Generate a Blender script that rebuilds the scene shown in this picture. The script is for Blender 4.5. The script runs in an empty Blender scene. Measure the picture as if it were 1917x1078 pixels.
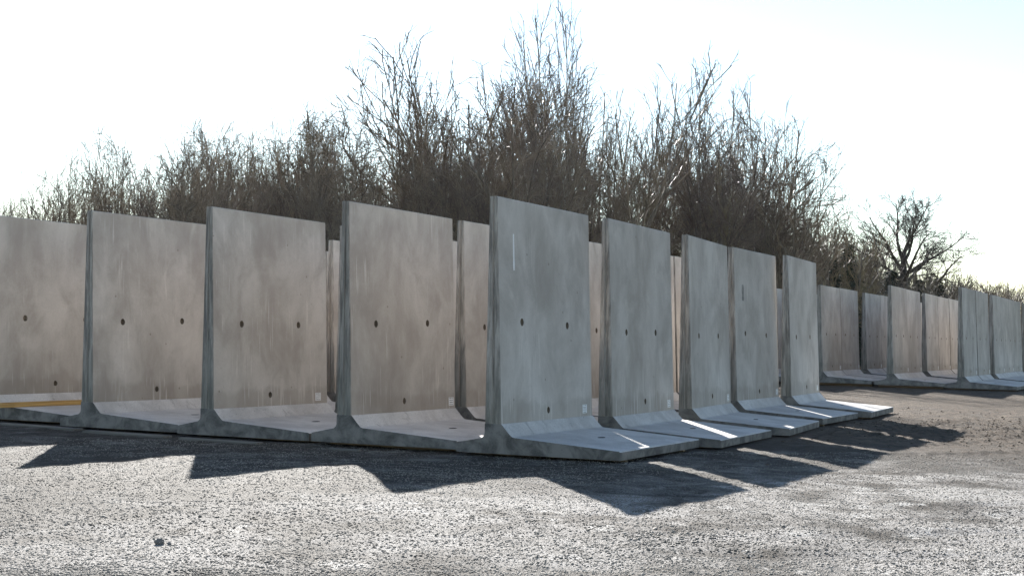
import bpy, math, random
import numpy as np
from mathutils import Vector, Matrix
from mathutils.geometry import tessellate_polygon

scene = bpy.context.scene
COL = scene.collection

# ------------------------------------------------------------------ camera
CAM_H, PITCH, ROLL, FPX = 1.6, 0.03302, 0.0211, 2825.3
cam_data = bpy.data.cameras.new('camera')
cam = bpy.data.objects.new('camera', cam_data)
COL.objects.link(cam)
cp, sp, cr, sr = math.cos(PITCH), math.sin(PITCH), math.cos(ROLL), math.sin(ROLL)
fwd = Vector((0, cp, sp)); up = Vector((0, -sp, cp)); rt = Vector((1, 0, 0))
r2 = cr * rt + sr * up; u2 = -sr * rt + cr * up
m = Matrix((r2, u2, -fwd)).transposed().to_4x4(); m.translation = (0, 0, CAM_H)
cam.matrix_world = m
cam_data.sensor_width = 36.0
cam_data.lens = FPX / 1917.0 * 36.0
cam_data.clip_end = 3000
cam_data.clip_start = 0.1
scene.camera = cam

# ------------------------------------------------------------------ sky, sun, exposure
SUN_AZ, SUN_EL = -0.18477, 0.4305          # azimuth from +Y towards +X, elevation (radians)
world = bpy.data.worlds.new('World'); scene.world = world; world.use_nodes = True
wn = world.node_tree; wn.nodes.clear()
sky = wn.nodes.new('ShaderNodeTexSky'); sky.sky_type = 'NISHITA'; sky.sun_disc = False
sky.sun_elevation = SUN_EL; sky.sun_rotation = SUN_AZ
sky.air_density = 1.0; sky.dust_density = 0.1; sky.ozone_density = 1.0
bg = wn.nodes.new('ShaderNodeBackground'); bg.inputs['Strength'].default_value = 0.060
wo = wn.nodes.new('ShaderNodeOutputWorld')
wn.links.new(sky.outputs[0], bg.inputs[0]); wn.links.new(bg.outputs[0], wo.inputs[0])
sd = bpy.data.lights.new('sun', 'SUN'); sd.energy = 5.0; sd.angle = math.radians(0.5); sd.color = (1.0, 0.965, 0.91)
sun = bpy.data.objects.new('sun', sd); COL.objects.link(sun)
svec = Vector((math.sin(SUN_AZ) * math.cos(SUN_EL), math.cos(SUN_AZ) * math.cos(SUN_EL), math.sin(SUN_EL)))
sun.rotation_euler = (-svec).to_track_quat('-Z', 'Y').to_euler()
scene.view_settings.view_transform = 'Standard'
scene.view_settings.look = 'None'
scene.view_settings.gamma = 1.0
scene.view_settings.exposure = 1.74
scene.view_settings.use_curve_mapping = False

# ------------------------------------------------------------------ helpers
def new_obj(name, me, mat=None, parent=None, kind=None):
    o = bpy.data.objects.new(name, me); COL.objects.link(o)
    if mat is not None and me is not None:
        if not me.materials: me.materials.append(mat)
    if parent is not None: o.parent = parent
    if kind: o['kind'] = kind
    return o

def tag(o, label, cat, group=None):
    o['label'] = label; o['category'] = cat
    if group: o['group'] = group
    return o

def empty(name, loc, rz=0.0):
    o = bpy.data.objects.new(name, None); COL.objects.link(o)
    o.location = loc; o.rotation_euler = (0, 0, rz); o.empty_display_size = 0.2
    return o

def mesh(name, V, F, smooth=False):
    me = bpy.data.meshes.new(name); me.from_pydata(V, [], F)
    if smooth: me.polygons.foreach_set('use_smooth', [True] * len(me.polygons))
    me.update(); return me

def box_geo(x0, x1, y0, y1, z0, z1, c=0.0):
    """box with its top edges bevelled by c"""
    if c <= 0:
        V = [(x0,y0,z0),(x1,y0,z0),(x1,y1,z0),(x0,y1,z0),(x0,y0,z1),(x1,y0,z1),(x1,y1,z1),(x0,y1,z1)]
        F = [(0,3,2,1),(4,5,6,7),(0,1,5,4),(1,2,6,5),(2,3,7,6),(3,0,4,7)]
        return V, F
    V = [(x0,y0,z0),(x1,y0,z0),(x1,y1,z0),(x0,y1,z0),
         (x0,y0,z1-c),(x1,y0,z1-c),(x1,y1,z1-c),(x0,y1,z1-c),
         (x0+c,y0+c,z1),(x1-c,y0+c,z1),(x1-c,y1-c,z1),(x0+c,y1-c,z1)]
    F = [(0,3,2,1),(8,9,10,11)]
    for a in range(4):
        b = (a + 1) % 4
        F += [(a, b, 4 + b, 4 + a), (4 + a, 4 + b, 8 + b, 8 + a)]
    return V, F

class NT:
    """small helper for building node materials"""
    def __init__(self, name):
        self.m = bpy.data.materials.new(name); self.m.use_nodes = True
        self.t = self.m.node_tree; self.t.nodes.clear()
        self.out = self.t.nodes.new('ShaderNodeOutputMaterial')
        self.b = self.t.nodes.new('ShaderNodeBsdfPrincipled')
        self.t.links.new(self.b.outputs[0], self.out.inputs[0])
    def n(self, typ, **kw):
        nd = self.t.nodes.new(typ)
        for k, v in kw.items(): setattr(nd, k, v)
        return nd
    def l(self, a, b): self.t.links.new(a, b)
    def set(self, sock, v):
        if hasattr(v, 'is_linked') or hasattr(v, 'links'): self.l(v, sock)
        else: sock.default_value = v
    def coord(self, kind='Object'): return self.n('ShaderNodeTexCoord').outputs[kind]
    def geo_pos(self): return self.n('ShaderNodeNewGeometry').outputs['Position']
    def mapping(self, vec, scale=(1,1,1), loc=(0,0,0), rot=(0,0,0)):
        mp = self.n('ShaderNodeMapping'); self.l(vec, mp.inputs[0])
        self.set(mp.inputs['Scale'], scale); self.set(mp.inputs['Location'], loc); self.set(mp.inputs['Rotation'], rot)
        return mp.outputs[0]
    def noise(self, vec, scale=1.0, detail=4.0, rough=0.55, dist=0.0):
        nd = self.n('ShaderNodeTexNoise'); self.l(vec, nd.inputs['Vector'])
        nd.inputs['Scale'].default_value = scale; nd.inputs['Detail'].default_value = detail
        nd.inputs['Roughness'].default_value = rough; nd.inputs['Distortion'].default_value = dist
        return nd.outputs[0]
    def voro(self, vec, scale, feature='F1', out='Distance'):
        nd = self.n('ShaderNodeTexVoronoi', feature=feature); self.l(vec, nd.inputs['Vector'])
        nd.inputs['Scale'].default_value = scale
        return nd.outputs[out]
    def ramp(self, v, a, b, lo=0.0, hi=1.0):
        nd = self.n('ShaderNodeMapRange', interpolation_type='SMOOTHSTEP'); self.l(v, nd.inputs['Value'])
        nd.inputs['From Min'].default_value = a; nd.inputs['From Max'].default_value = b
        nd.inputs['To Min'].default_value = lo; nd.inputs['To Max'].default_value = hi
        return nd.outputs[0]
    def math(self, op, a, b=0.0):
        nd = self.n('ShaderNodeMath', operation=op); self.set(nd.inputs[0], a); self.set(nd.inputs[1], b)
        return nd.outputs[0]
    def mix(self, f, a, b, blend='MIX'):
        nd = self.n('ShaderNodeMix', data_type='RGBA', blend_type=blend)
        self.set(nd.inputs['Factor'], f)
        for s, v in ((nd.inputs[6], a), (nd.inputs[7], b)):
            if isinstance(v, tuple): s.default_value = (*v[:3], 1.0)
            else: self.l(v, s)
        return nd.outputs[2]
    def xyz(self, vec):
        nd = self.n('ShaderNodeSeparateXYZ'); self.l(vec, nd.inputs[0]); return nd.outputs
    def rnd(self): return self.n('ShaderNodeObjectInfo').outputs['Random']
    def bump(self, h, strength=0.3, dist=0.01, normal=None):
        nd = self.n('ShaderNodeBump'); nd.inputs['Strength'].default_value = strength
        nd.inputs['Distance'].default_value = dist; self.l(h, nd.inputs['Height'])
        if normal is not None: self.l(normal, nd.inputs['Normal'])
        return nd.outputs[0]
    def finish(self, col, rough=0.8, normal=None, spec=0.3):
        s = self.b.inputs['Base Color']
        if isinstance(col, tuple): s.default_value = (*col, 1)
        else: self.l(col, s)
        self.set(self.b.inputs['Roughness'], rough)
        self.b.inputs['Specular IOR Level'].default_value = spec
        if normal is not None: self.l(normal, self.b.inputs['Normal'])
        return self.m

def shifted(t, vec, amount=37.0):
    """object coordinates shifted by a per-object random amount so that copies differ"""
    r = t.rnd()
    cx = t.n('ShaderNodeCombineXYZ')
    t.l(t.math('MULTIPLY', r, amount), cx.inputs[0]); t.l(t.math('MULTIPLY', r, -amount * 1.7), cx.inputs[1])
    ad = t.n('ShaderNodeVectorMath', operation='ADD'); t.l(vec, ad.inputs[0]); t.l(cx.outputs[0], ad.inputs[1])
    return ad.outputs[0]

# ------------------------------------------------------------------ materials
def mat_stem():
    t = NT('concrete_stem')
    oc = t.coord(); p = shifted(t, oc); z = t.xyz(oc)[2]
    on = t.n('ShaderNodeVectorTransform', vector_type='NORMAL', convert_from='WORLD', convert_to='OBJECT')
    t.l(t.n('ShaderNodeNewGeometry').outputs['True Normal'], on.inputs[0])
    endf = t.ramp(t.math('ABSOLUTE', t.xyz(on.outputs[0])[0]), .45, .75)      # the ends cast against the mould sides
    streak = t.noise(t.mapping(p, (3.6, 3.6, .8)), 1.0, 6, .65, .5)
    blot = t.noise(t.mapping(p, (1, 1, .75)), .85, 6, .62, .35)
    cloud = t.noise(t.mapping(p, (1.5, 1.5, .9), (5, 3, 1)), 1.0, 5, .62, .6)
    grain = t.noise(p, 60, 4, .7); fleck = t.noise(p, 14, 5, .7)
    c = t.mix(t.ramp(blot, .30, .70), (.285, .262, .235), (.470, .448, .418))
    c = t.mix(t.ramp(streak, .42, .75, 0, .30), c, (.52, .495, .465))
    c = t.mix(t.ramp(cloud, .46, .74, 0, .62), c, (.245, .222, .198))
    c = t.mix(t.ramp(t.noise(t.mapping(p, (.7, .7, .5), (1, 8, 3)), 1.0, 4, .6, 1.0), .55, .75, 0, .5), c, (.56, .535, .50))
    # white lime runs
    run = t.noise(t.mapping(p, (24, 24, .6), (2, 9, 4)), 1.0, 3, .5, .3)
    zone = t.noise(t.mapping(p, (1.0, 1.0, .8), (8, 1, 2)), 1.3, 2, .5)
    lime = t.math('MULTIPLY', t.ramp(run, .58, .72), t.ramp(zone, .48, .62))
    c = t.mix(t.math('MULTIPLY', lime, .35), c, (.72, .70, .665))
    # damp, stained band over the foot, with pale drips running down through it
    wob = t.noise(t.mapping(p, (1.1, 1.1, 1.1)), 1.4, 4, .6)
    edge = t.math('ADD', z, t.math('MULTIPLY', wob, -.60))
    damp = t.ramp(edge, .36, .50, .36, 0)
    c = t.mix(damp, c, (.215, .19, .16))
    drip = t.noise(t.mapping(p, (17, 17, .3), (3, 7, 0)), 1.0, 2, .5)
    dm = t.math('MULTIPLY', t.ramp(drip, .60, .68, 0, .55), t.ramp(z, .60, .95, 1, 0))
    c = t.mix(dm, c, (.58, .56, .53))
    # blowholes and dark spots
    spot = t.voro(p, 2.3)
    c = t.mix(t.math('MULTIPLY', t.ramp(spot, .025, .06, 1, 0), .6), c, (.12, .10, .085))
    c = t.mix(t.ramp(fleck, .55, .75, 0, .35), c, (.27, .245, .215))
    c = t.mix(t.ramp(grain, .35, .65, 0, .20), c, (.24, .22, .20))
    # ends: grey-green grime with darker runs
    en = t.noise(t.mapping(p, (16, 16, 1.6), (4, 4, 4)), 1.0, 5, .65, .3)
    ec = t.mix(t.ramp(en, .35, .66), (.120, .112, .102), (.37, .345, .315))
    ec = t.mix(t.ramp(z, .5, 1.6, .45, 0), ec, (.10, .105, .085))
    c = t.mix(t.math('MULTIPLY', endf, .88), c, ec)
    # each element has its own cast
    tint = t.mix(t.rnd(), (1.07, 1.035, .995), (1.34, 1.29, 1.245))
    c = t.mix(1.0, c, tint, 'MULTIPLY')
    h = t.math('ADD', t.math('MULTIPLY', grain, .5), t.math('MULTIPLY', fleck, .8))
    return t.finish(c, t.ramp(streak, .3, .7, .62, .85), t.bump(h, .35, .006), .28)

def mat_base():
    t = NT('concrete_base')
    oc = t.coord(); p = shifted(t, oc)
    blot = t.noise(p, 1.5, 5, .6, .4); grain = t.noise(p, 45, 4, .7)
    pit = t.voro(p, 11)
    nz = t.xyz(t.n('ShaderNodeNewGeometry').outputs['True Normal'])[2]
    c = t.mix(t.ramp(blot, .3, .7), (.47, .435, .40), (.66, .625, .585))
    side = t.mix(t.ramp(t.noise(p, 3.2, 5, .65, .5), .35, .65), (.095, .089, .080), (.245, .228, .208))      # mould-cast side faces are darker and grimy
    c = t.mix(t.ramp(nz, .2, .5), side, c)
    c = t.mix(t.math('MULTIPLY', t.ramp(t.noise(p, 5, 5, .65, .8), .56, .72, 0, .55), t.ramp(nz, .99, .96, 0, 1)), c, (.22, .20, .175))
    c = t.mix(t.ramp(pit, .05, .12, .6, 0), c, (.14, .13, .115))
    c = t.mix(t.ramp(grain, .4, .65, 0, .25), c, (.20, .19, .175))
    h = t.math('ADD', grain, t.math('MULTIPLY', pit, .8))
    return t.finish(c, .82, t.bump(h, .45, .008), .28)

def mat_plain(name, col, rough=.8, vary=.35, scale=20, spec=.3, bump=.3):
    t = NT(name); p = shifted(t, t.coord())
    n1 = t.noise(p, scale, 4, .6); n2 = t.noise(p, scale * .13, 3, .6)
    d = tuple(x * (1 - vary) for x in col); b = tuple(min(x * (1 + vary), .95) for x in col)
    c = t.mix(t.ramp(t.math('ADD', t.math('MULTIPLY', n1, .5), t.math('MULTIPLY', n2, .5)), .35, .65), d, b)
    return t.finish(c, rough, t.bump(n1, bump, .01), spec)

def mat_wood(name, col):
    t = NT(name); p = shifted(t, t.coord())
    g = t.noise(t.mapping(p, (.8, 28, 28)), 1.0, 5, .6, .5); k = t.noise(t.mapping(p, (2, 5, 5)), 1.0, 3)
    c = t.mix(t.ramp(g, .3, .7), tuple(x * .62 for x in col), tuple(min(1, x * 1.15) for x in col))
    c = t.mix(t.ramp(k, .55, .75, 0, .5), c, tuple(x * .5 for x in col))
    return t.finish(c, .75, t.bump(g, .3, .004), .25)

def mat_label():
    t = NT('printed_label'); oc = t.coord('Generated'); s = t.xyz(oc)
    # rows of small black print on white
    row = t.math('FRACT', t.math('MULTIPLY', s[2], 4.0))
    inrow = t.math('MULTIPLY', t.ramp(row, .28, .34), t.ramp(row, .70, .76, 1, 0))
    letters = t.ramp(t.noise(t.mapping(shifted(t, oc), (26, 1, 9)), 1.0, 1), .47, .50)
    edge = t.math('MULTIPLY', t.ramp(s[0], .07, .10), t.ramp(s[0], .86, .9, 1, 0))
    f = t.math('MULTIPLY', t.math('MULTIPLY', inrow, letters), edge)
    return t.finish(t.mix(f, (.80, .80, .79), (.04, .04, .045)), .5, None, .3)

def mat_ground():
    t = NT('gravel_ground'); p = t.geo_pos(); s = t.xyz(p)
    big = t.noise(t.mapping(p, (.34, .30, 1)), 1.0, 6, .62, .9)
    mid = t.noise(t.mapping(p, (1.5, 1.2, 1), (4, 2, 0)), 1.0, 6, .68, .6)
    lump = t.noise(t.mapping(p, (4.5, 4.0, 1), (1, 5, 0)), 1.0, 6, .72, .3)
    g1 = t.voro(p, 55); g1c = t.voro(p, 55, out='Color'); g2 = t.voro(p, 140)
    fine = t.noise(p, 85, 4, .7); sand = t.noise(p, 260, 3, .7)
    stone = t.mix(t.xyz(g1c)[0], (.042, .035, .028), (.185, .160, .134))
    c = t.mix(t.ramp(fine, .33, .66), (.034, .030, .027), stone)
    # brown fines between the stones
    c = t.mix(t.ramp(t.noise(t.mapping(p, (.5, 1.1, 1), (7, 7, 0)), 1.0, 5, .6), .42, .66, 0, .65), c, t.mix(t.ramp(fine, .3, .7), (.040, .032, .026), (.115, .096, .078)))
    # pale concrete dust pressed into the gravel; dustier in front than by the stacks, where the darker colour also deepens shade
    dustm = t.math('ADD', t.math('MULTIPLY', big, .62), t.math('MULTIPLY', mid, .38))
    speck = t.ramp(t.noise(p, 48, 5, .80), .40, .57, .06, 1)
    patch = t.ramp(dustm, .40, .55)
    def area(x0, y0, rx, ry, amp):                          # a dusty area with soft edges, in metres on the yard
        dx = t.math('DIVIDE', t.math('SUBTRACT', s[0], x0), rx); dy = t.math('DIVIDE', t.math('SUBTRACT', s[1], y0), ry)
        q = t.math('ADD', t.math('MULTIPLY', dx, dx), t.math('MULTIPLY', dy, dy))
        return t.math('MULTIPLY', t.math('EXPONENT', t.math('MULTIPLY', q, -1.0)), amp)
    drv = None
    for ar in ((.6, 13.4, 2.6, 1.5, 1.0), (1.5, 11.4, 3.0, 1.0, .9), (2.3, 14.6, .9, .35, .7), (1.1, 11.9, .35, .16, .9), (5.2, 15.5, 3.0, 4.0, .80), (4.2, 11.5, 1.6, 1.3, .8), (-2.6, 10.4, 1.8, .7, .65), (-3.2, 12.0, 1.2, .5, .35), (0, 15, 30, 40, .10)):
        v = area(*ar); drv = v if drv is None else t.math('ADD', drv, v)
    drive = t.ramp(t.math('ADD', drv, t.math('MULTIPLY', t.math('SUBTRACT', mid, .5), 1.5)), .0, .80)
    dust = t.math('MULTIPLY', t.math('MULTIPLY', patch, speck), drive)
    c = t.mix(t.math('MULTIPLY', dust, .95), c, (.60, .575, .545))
    pale = t.math('MULTIPLY', t.ramp(t.noise(t.mapping(p, (1.6, 1.3, 1), (9, 3, 0)), 1.0, 6, .72, .3), .57, .66), drive)
    c = t.mix(t.math('MULTIPLY', pale, t.ramp(speck, .06, 1, .25, .9)), c, (.72, .70, .665))
    # damp dark drifts
    c = t.mix(t.math('MULTIPLY', t.ramp(lump, .56, .70, 0, .75), t.ramp(mid, .44, .60, 0, 1)), c, (.040, .036, .032))
    # churned brown soil towards the far yard
    mud = t.math('MULTIPLY', t.ramp(t.math('ADD', s[1], t.math('MULTIPLY', s[0], .6)), 24, 32), t.ramp(mid, .3, .58, .3, 1))
    c = t.mix(t.math('MULTIPLY', mud, .88), c, t.mix(t.ramp(t.math('ADD', t.math('MULTIPLY', fine, .4), t.math('MULTIPLY', lump, .6)), .38, .62), (.034, .024, .017), (.175, .132, .094)))
    # leaf litter and dry grass under the wood
    lit = t.ramp(s[1], 60, 66)
    c = t.mix(t.math('MULTIPLY', lit, .9), c, t.mix(t.ramp(fine, .35, .65), (.06, .045, .03), (.16, .13, .07)))
    h = t.math('ADD', t.math('ADD', t.math('MULTIPLY', g1, 1.0), t.math('MULTIPLY', fine, .8)), t.math('MULTIPLY', t.math('ADD', g2, sand), .35))
    n1 = t.bump(lump, .55, .05)
    return t.finish(c, t.ramp(dust, 0, 1, .75, .90), t.bump(h, 1.0, .022, n1), .05)

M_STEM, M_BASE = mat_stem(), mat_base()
M_HOLE = mat_plain('anchor_recess_dark', (.17, .135, .10), .9)  # inside of the anchor recesses, darker than the stem
M_SLOT = mat_plain('slot_dark', (.06, .055, .05), .9)  # inside of the lifting slot, much darker than the slab top
M_LABEL = mat_label()
M_BATTEN = mat_wood('batten_wood', (.23, .17, .11))
M_GREYWOOD = mat_wood('weathered_wood', (.17, .155, .135))
M_YELLOW = mat_wood('fresh_timber', (.55, .34, .12))
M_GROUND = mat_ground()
M_STONE = mat_plain('gravel_stone', (.225, .205, .178), .75, .6, 3.0, .15)
M_ROCK = mat_plain('dark_rock', (.15, .145, .14), .8, .4, 25)
M_PAINT = mat_plain('white_drip', (.85, .84, .82), .6, .05)
M_RUBBLE = mat_plain('mud_clods', (.085, .063, .045), .9, .5, 6)

# ------------------------------------------------------------------ ground
CTRL = [(-5.6,17.4,-.042),(-3.39,16.2,.03),(-1.12,14.9,.075),(1.14,13.5,.055),(2.56,16.4,.017),(2.9,16.65,.011),(4.2,19.6,-.018),
        (4.56,20,-.015),(5.77,23,-.03),(7.35,26.5,-.07),(7.63,26.3,-.064),(8.87,29.4,-.057),
        (-8.0,26,-.062),(-5.5,24.2,-.068),(-3.2,22.6,-.064),(-.9,21.3,-.058),(1.2,20.3,-.060),(3.2,23.2,-.075),(4.9,27,-.075),
        (6,30.5,-.06),(8,33.5,-.045),(-9,19,-.05),(-12,22,-.05),(0,10,.05),(-4,10.5,.04),(4,11,.04),(8,18,-.02),(11,24,-.05),(0,32,-.06),(4,38,-.04),(-6,34,-.06),
        (11,46,.03),(14,54,.11),(20,54,.10),(16,62,.12),(8,56,.12),(24,70,.13),(0,56,.1),(-20,56,.1),(-12,40,-.02),(18,34,-.03),(14,40,0)]
CA = np.array(CTRL)
def ground_h(x, y):
    x = np.asarray(x, float); y = np.asarray(y, float)
    sh = x.shape; x = x.ravel(); y = y.ravel()
    num = np.full(x.shape, .02 * 1e-3); den = np.full(x.shape, 1e-3)
    for a, b, c in CTRL:
        sg = 1.5 if b < 36 else 5.0
        w = np.exp(-((x - a) ** 2 + (y - b) ** 2) / (2 * sg * sg)) + .02 / (1 + ((x - a) ** 2 + (y - b) ** 2) / 9)
        num += w * c; den += w
    return (num / den).reshape(sh)

def axis(a, b, step, lo, hi, g=1.25):
    v = list(np.arange(a, b + 1e-6, step)); d = step; x = a; left = []
    while x > lo: d *= g; x -= d; left.append(x)
    d = step; x = v[-1]; right = []
    while x < hi: d *= g; x += d; right.append(x)
    return np.array(left[::-1] + v + right)

def value_noise(x, y, seed):
    rng = np.random.default_rng(seed); T = rng.random((128, 128))
    xi = np.floor(x).astype(int); yi = np.floor(y).astype(int); fx = x - xi; fy = y - yi
    fx = fx * fx * (3 - 2 * fx); fy = fy * fy * (3 - 2 * fy)
    a = T[xi % 128, yi % 128]; b = T[(xi + 1) % 128, yi % 128]; c = T[xi % 128, (yi + 1) % 128]; d = T[(xi + 1) % 128, (yi + 1) % 128]
    return (a * (1 - fx) + b * fx) * (1 - fy) + (c * (1 - fx) + d * fx) * fy - .5

def surface(x, y):
    h = ground_h(x, y)
    k = np.clip((60 - y) / 10, 0, 1)
    h = h + k * (.022 * value_noise(x * .9, y * .9, 1) + .013 * value_noise(x * 2.6, y * 3.4, 2) + .016 * value_noise(x * 6.1, y * 7.3, 3))
    # wheel ruts in the soft soil on the right
    for (x0, y0, ang, amp) in ((9.3, 30.0, .95, .035), (10.1, 29.4, .95, .035), (8.8, 27.2, .80, .03), (5.2, 14.6, 1.15, .018), (5.0, 15.4, 1.2, .018), (3.1, 12.4, 1.3, .018), (4.2, 12.9, 1.42, .018), (2.6, 11.2, 1.5, .018), (9.9, 33.2, .62, .05), (8.4, 24.2, 1.1, .03), (-3.0, 14.0, 1.45, .016)):
        dx, dy = x - x0, y - y0
        s = dx * math.sin(ang) + dy * math.cos(ang); d = dx * math.cos(ang) - dy * math.sin(ang) + .10 * np.sin(s * .9)
        L = 4.5 if amp > .02 else 1.4
        m_ = np.exp(-(s / L) ** 4)
        h = h + m_ * amp * (-np.exp(-(d / .16) ** 2) + .55 * np.exp(-((np.abs(d) - .30) / .10) ** 2)) * (1 + .6 * np.sin(s * 17 + d * 8) * (amp > .02))
    return h

xs = axis(-8, 13, .075, -420, 420); ys = axis(9.0, 33, .085, -120, 620)
X, Y = np.meshgrid(xs, ys, indexing='ij'); Z = surface(X, Y)
nx, ny = X.shape
me = bpy.data.meshes.new('ground')
co = np.stack([X, Y, Z], -1).reshape(-1, 3)
idx = np.arange(nx * ny).reshape(nx, ny)
q = np.stack([idx[:-1, :-1], idx[1:, :-1], idx[1:, 1:], idx[:-1, 1:]], -1).reshape(-1, 4)
me.vertices.add(len(co)); me.vertices.foreach_set('co', co.ravel())
me.loops.add(q.size); me.loops.foreach_set('vertex_index', q.ravel().astype(np.int32))
me.polygons.add(len(q)); me.polygons.foreach_set('loop_start', np.arange(0, q.size, 4, dtype=np.int32))
me.polygons.foreach_set('loop_total', np.full(len(q), 4, dtype=np.int32))
me.polygons.foreach_set('use_smooth', np.ones(len(q), dtype=bool))
me.update(); me.validate()
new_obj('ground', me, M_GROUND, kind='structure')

# ------------------------------------------------------------------ concrete T wall elements
H, W, WC, BF, TT = 3.6176, 3.2909, 0.4413, 0.1314, 0.1189
D, FT, TOE = 1.912, 0.152, 0.44
B0 = 0.028                     # underside of the base slab above the battens' seat
def front_v(w): return BF * (H - w) / (H - WC)

def make_stem_mesh(holes):
    """stem: battered face with real anchor holes, grooved ends, chamfered edges. local axes: x = along, y = -normal, z = up"""
    V, F = [], []
    c, gd = .012, .028
    def section(w):
        f = front_v(w); b = -TT; th = f - b
        g0, g1 = b + th * .40, b + th * .66
        near = [(c, f), (0, f - c), (0, g1), (gd, g1 - .006), (gd, g0 + .006), (0, g0), (0, b + c), (c, b)]
        far = [(W - u, v) for u, v in reversed(near)]
        return [(u, -v, w) for u, v in near + far]
    levels = [WC, H - c]
    rings = []
    for w in levels:
        s = section(w); rings.append(list(range(len(V), len(V) + len(s)))); V += s
    n = len(rings[0])
    # top, inset by the chamfer
    s = section(H); top = []
    for (u, y, w) in s:
        uu = min(max(u, c), W - c); yy = min(max(y, -(front_v(H) - c)), TT - c)
        top.append((uu, yy, H))
    rings.append(list(range(len(V), len(V) + n))); V += top
    for k in range(2):
        for i in range(n):
            j = (i + 1) % n
            if k == 0 and i == n - 1: continue             # the front face is made below with its holes
            F.append((rings[k][i], rings[k][j], rings[k + 1][j], rings[k + 1][i]))
    a = rings[2]
    F.append((a[0], a[7], a[8], a[15])); F.append((a[0], a[1], a[6], a[7])); F.append((a[8], a[9], a[14], a[15]))
    # front face
    outer = [(c, WC), (W - c, WC), (W - c, H - c), (c, H - c)]
    loops = [outer]
    for (u, w, r) in holes:
        loops.append([(u + r * math.cos(t * math.pi / 8), w - r * math.sin(t * math.pi / 8)) for t in range(16)])
    pts = [p for l in loops for p in l]
    tris = tessellate_polygon([[Vector((u, w, 0)) for u, w in l] for l in loops])
    base = len(V); V += [(u, -front_v(w), w) for u, w in pts]
    for t in tris:
        a_, b_, c_ = [pts[i] for i in t]
        area = (b_[0] - a_[0]) * (c_[1] - a_[1]) - (c_[0] - a_[0]) * (b_[1] - a_[1])
        if abs(area) < 1e-9: continue
        tt = t if area > 0 else t[::-1]
        F.append(tuple(base + i for i in tt))
    return mesh('stem', V, F)

PROFILE = [(-TT - TOE, B0), (D, B0), (D, FT - .012), (D - .014, FT), (.34, .262), (.318, .266), (.296, .276), (.276, .293), (.232, .338), (.185, .390), (.158, .420), (BF + .004, WC),
           (-TT, WC), (-TT, .300), (-TT - .012, .268), (-TT - .045, .240), (-TT - TOE + .014, .158), (-TT - TOE, .145)]
SLOT_U, SLOT_V = 1.62, .98
def slab_top(v): return .262 + (FT - .262) * (v - .34) / (D - .014 - .34)
def make_base_mesh():
    V, F = [], []
    n = len(PROFILE)
    for u in (0, W):
        V += [(u, -v, w) for v, w in PROFILE]
    for i in range(n):
        j = (i + 1) % n
        if i == 3: continue                                 # slab top gets its lifting slot below
        F.append((i, i + n, j + n, j))
    F.append(tuple(range(n))); F.append(tuple(range(2 * n - 1, n - 1, -1)))
    v0, v1 = .34, D - .014
    loops = [[(0, v0), (W, v0), (W, v1), (0, v1)],
             [(SLOT_U + .115 * math.cos(t * math.pi / 6), SLOT_V + .045 * math.sin(t * math.pi / 6)) for t in range(12)]]
    pts = [p for l in loops for p in l]
    base = len(V); V += [(u, -v, slab_top(v)) for u, v in pts]
    for t in tessellate_polygon([[Vector((u, v, 0)) for u, v in l] for l in loops]):
        a_, b_, c_ = [pts[i] for i in t]
        area = (b_[0] - a_[0]) * (c_[1] - a_[1]) - (c_[0] - a_[0]) * (b_[1] - a_[1])
        if abs(area) < 1e-9: continue
        F.append(tuple(base + i for i in (t if area < 0 else t[::-1])))
    me = mesh('base_slab', V, F)
    return me

def cup_mesh(name, r, depth, taper=.75, n=16, sx=1.0):
    V = [(sx * r * math.cos(t * 2 * math.pi / n), 0.0015, r * math.sin(t * 2 * math.pi / n)) for t in range(n)]
    V += [(sx * r * taper * math.cos(t * 2 * math.pi / n), depth, r * taper * math.sin(t * 2 * math.pi / n)) for t in range(n)]
    F = [(t, (t + 1) % n, n + (t + 1) % n, n + t) for t in range(n)] + [tuple(range(n, 2 * n))]
    return mesh(name, V, F, False)

R_HI, R_LO = .056, .050
ME_BASE = make_base_mesh()
ME_CUP = cup_mesh('anchor_recess', R_HI, .055); ME_CUPL = cup_mesh('anchor_recess', R_LO, .055)
def slot_mesh():
    n = 12; V = []
    for k, (s, dz) in enumerate(((1.0, -.0015), (.85, -.05))):
        for t in range(n):
            u = .115 * s * math.cos(t * math.pi / 6); v = .045 * s * math.sin(t * math.pi / 6)
            V.append((u, -v, (FT - .262) / (D - .354) * v + dz))
    F = [(t, n + t, n + (t + 1) % n, (t + 1) % n) for t in range(n)] + [tuple(range(n, 2 * n))]
    return mesh('lifting_slot', V, F)
ME_SLOT = slot_mesh()
ME_LABEL = None
def label_mesh():
    V, F = box_geo(0, .165, -.003, 0, 0, .135)
    return mesh('label', V, F)
ME_LABEL = label_mesh()
STEMS = {}
def stem_for(holes):
    key = tuple(holes)
    if key not in STEMS: STEMS[key] = make_stem_mesh([(u, w, r) for u, w, r in holes])
    return STEMS[key]
STD_HOLES = ((.75, 1.81, R_HI), (2.345, 1.815, R_HI), (1.60, .615, R_LO))
lean = math.atan2(BF, H - WC)

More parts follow.
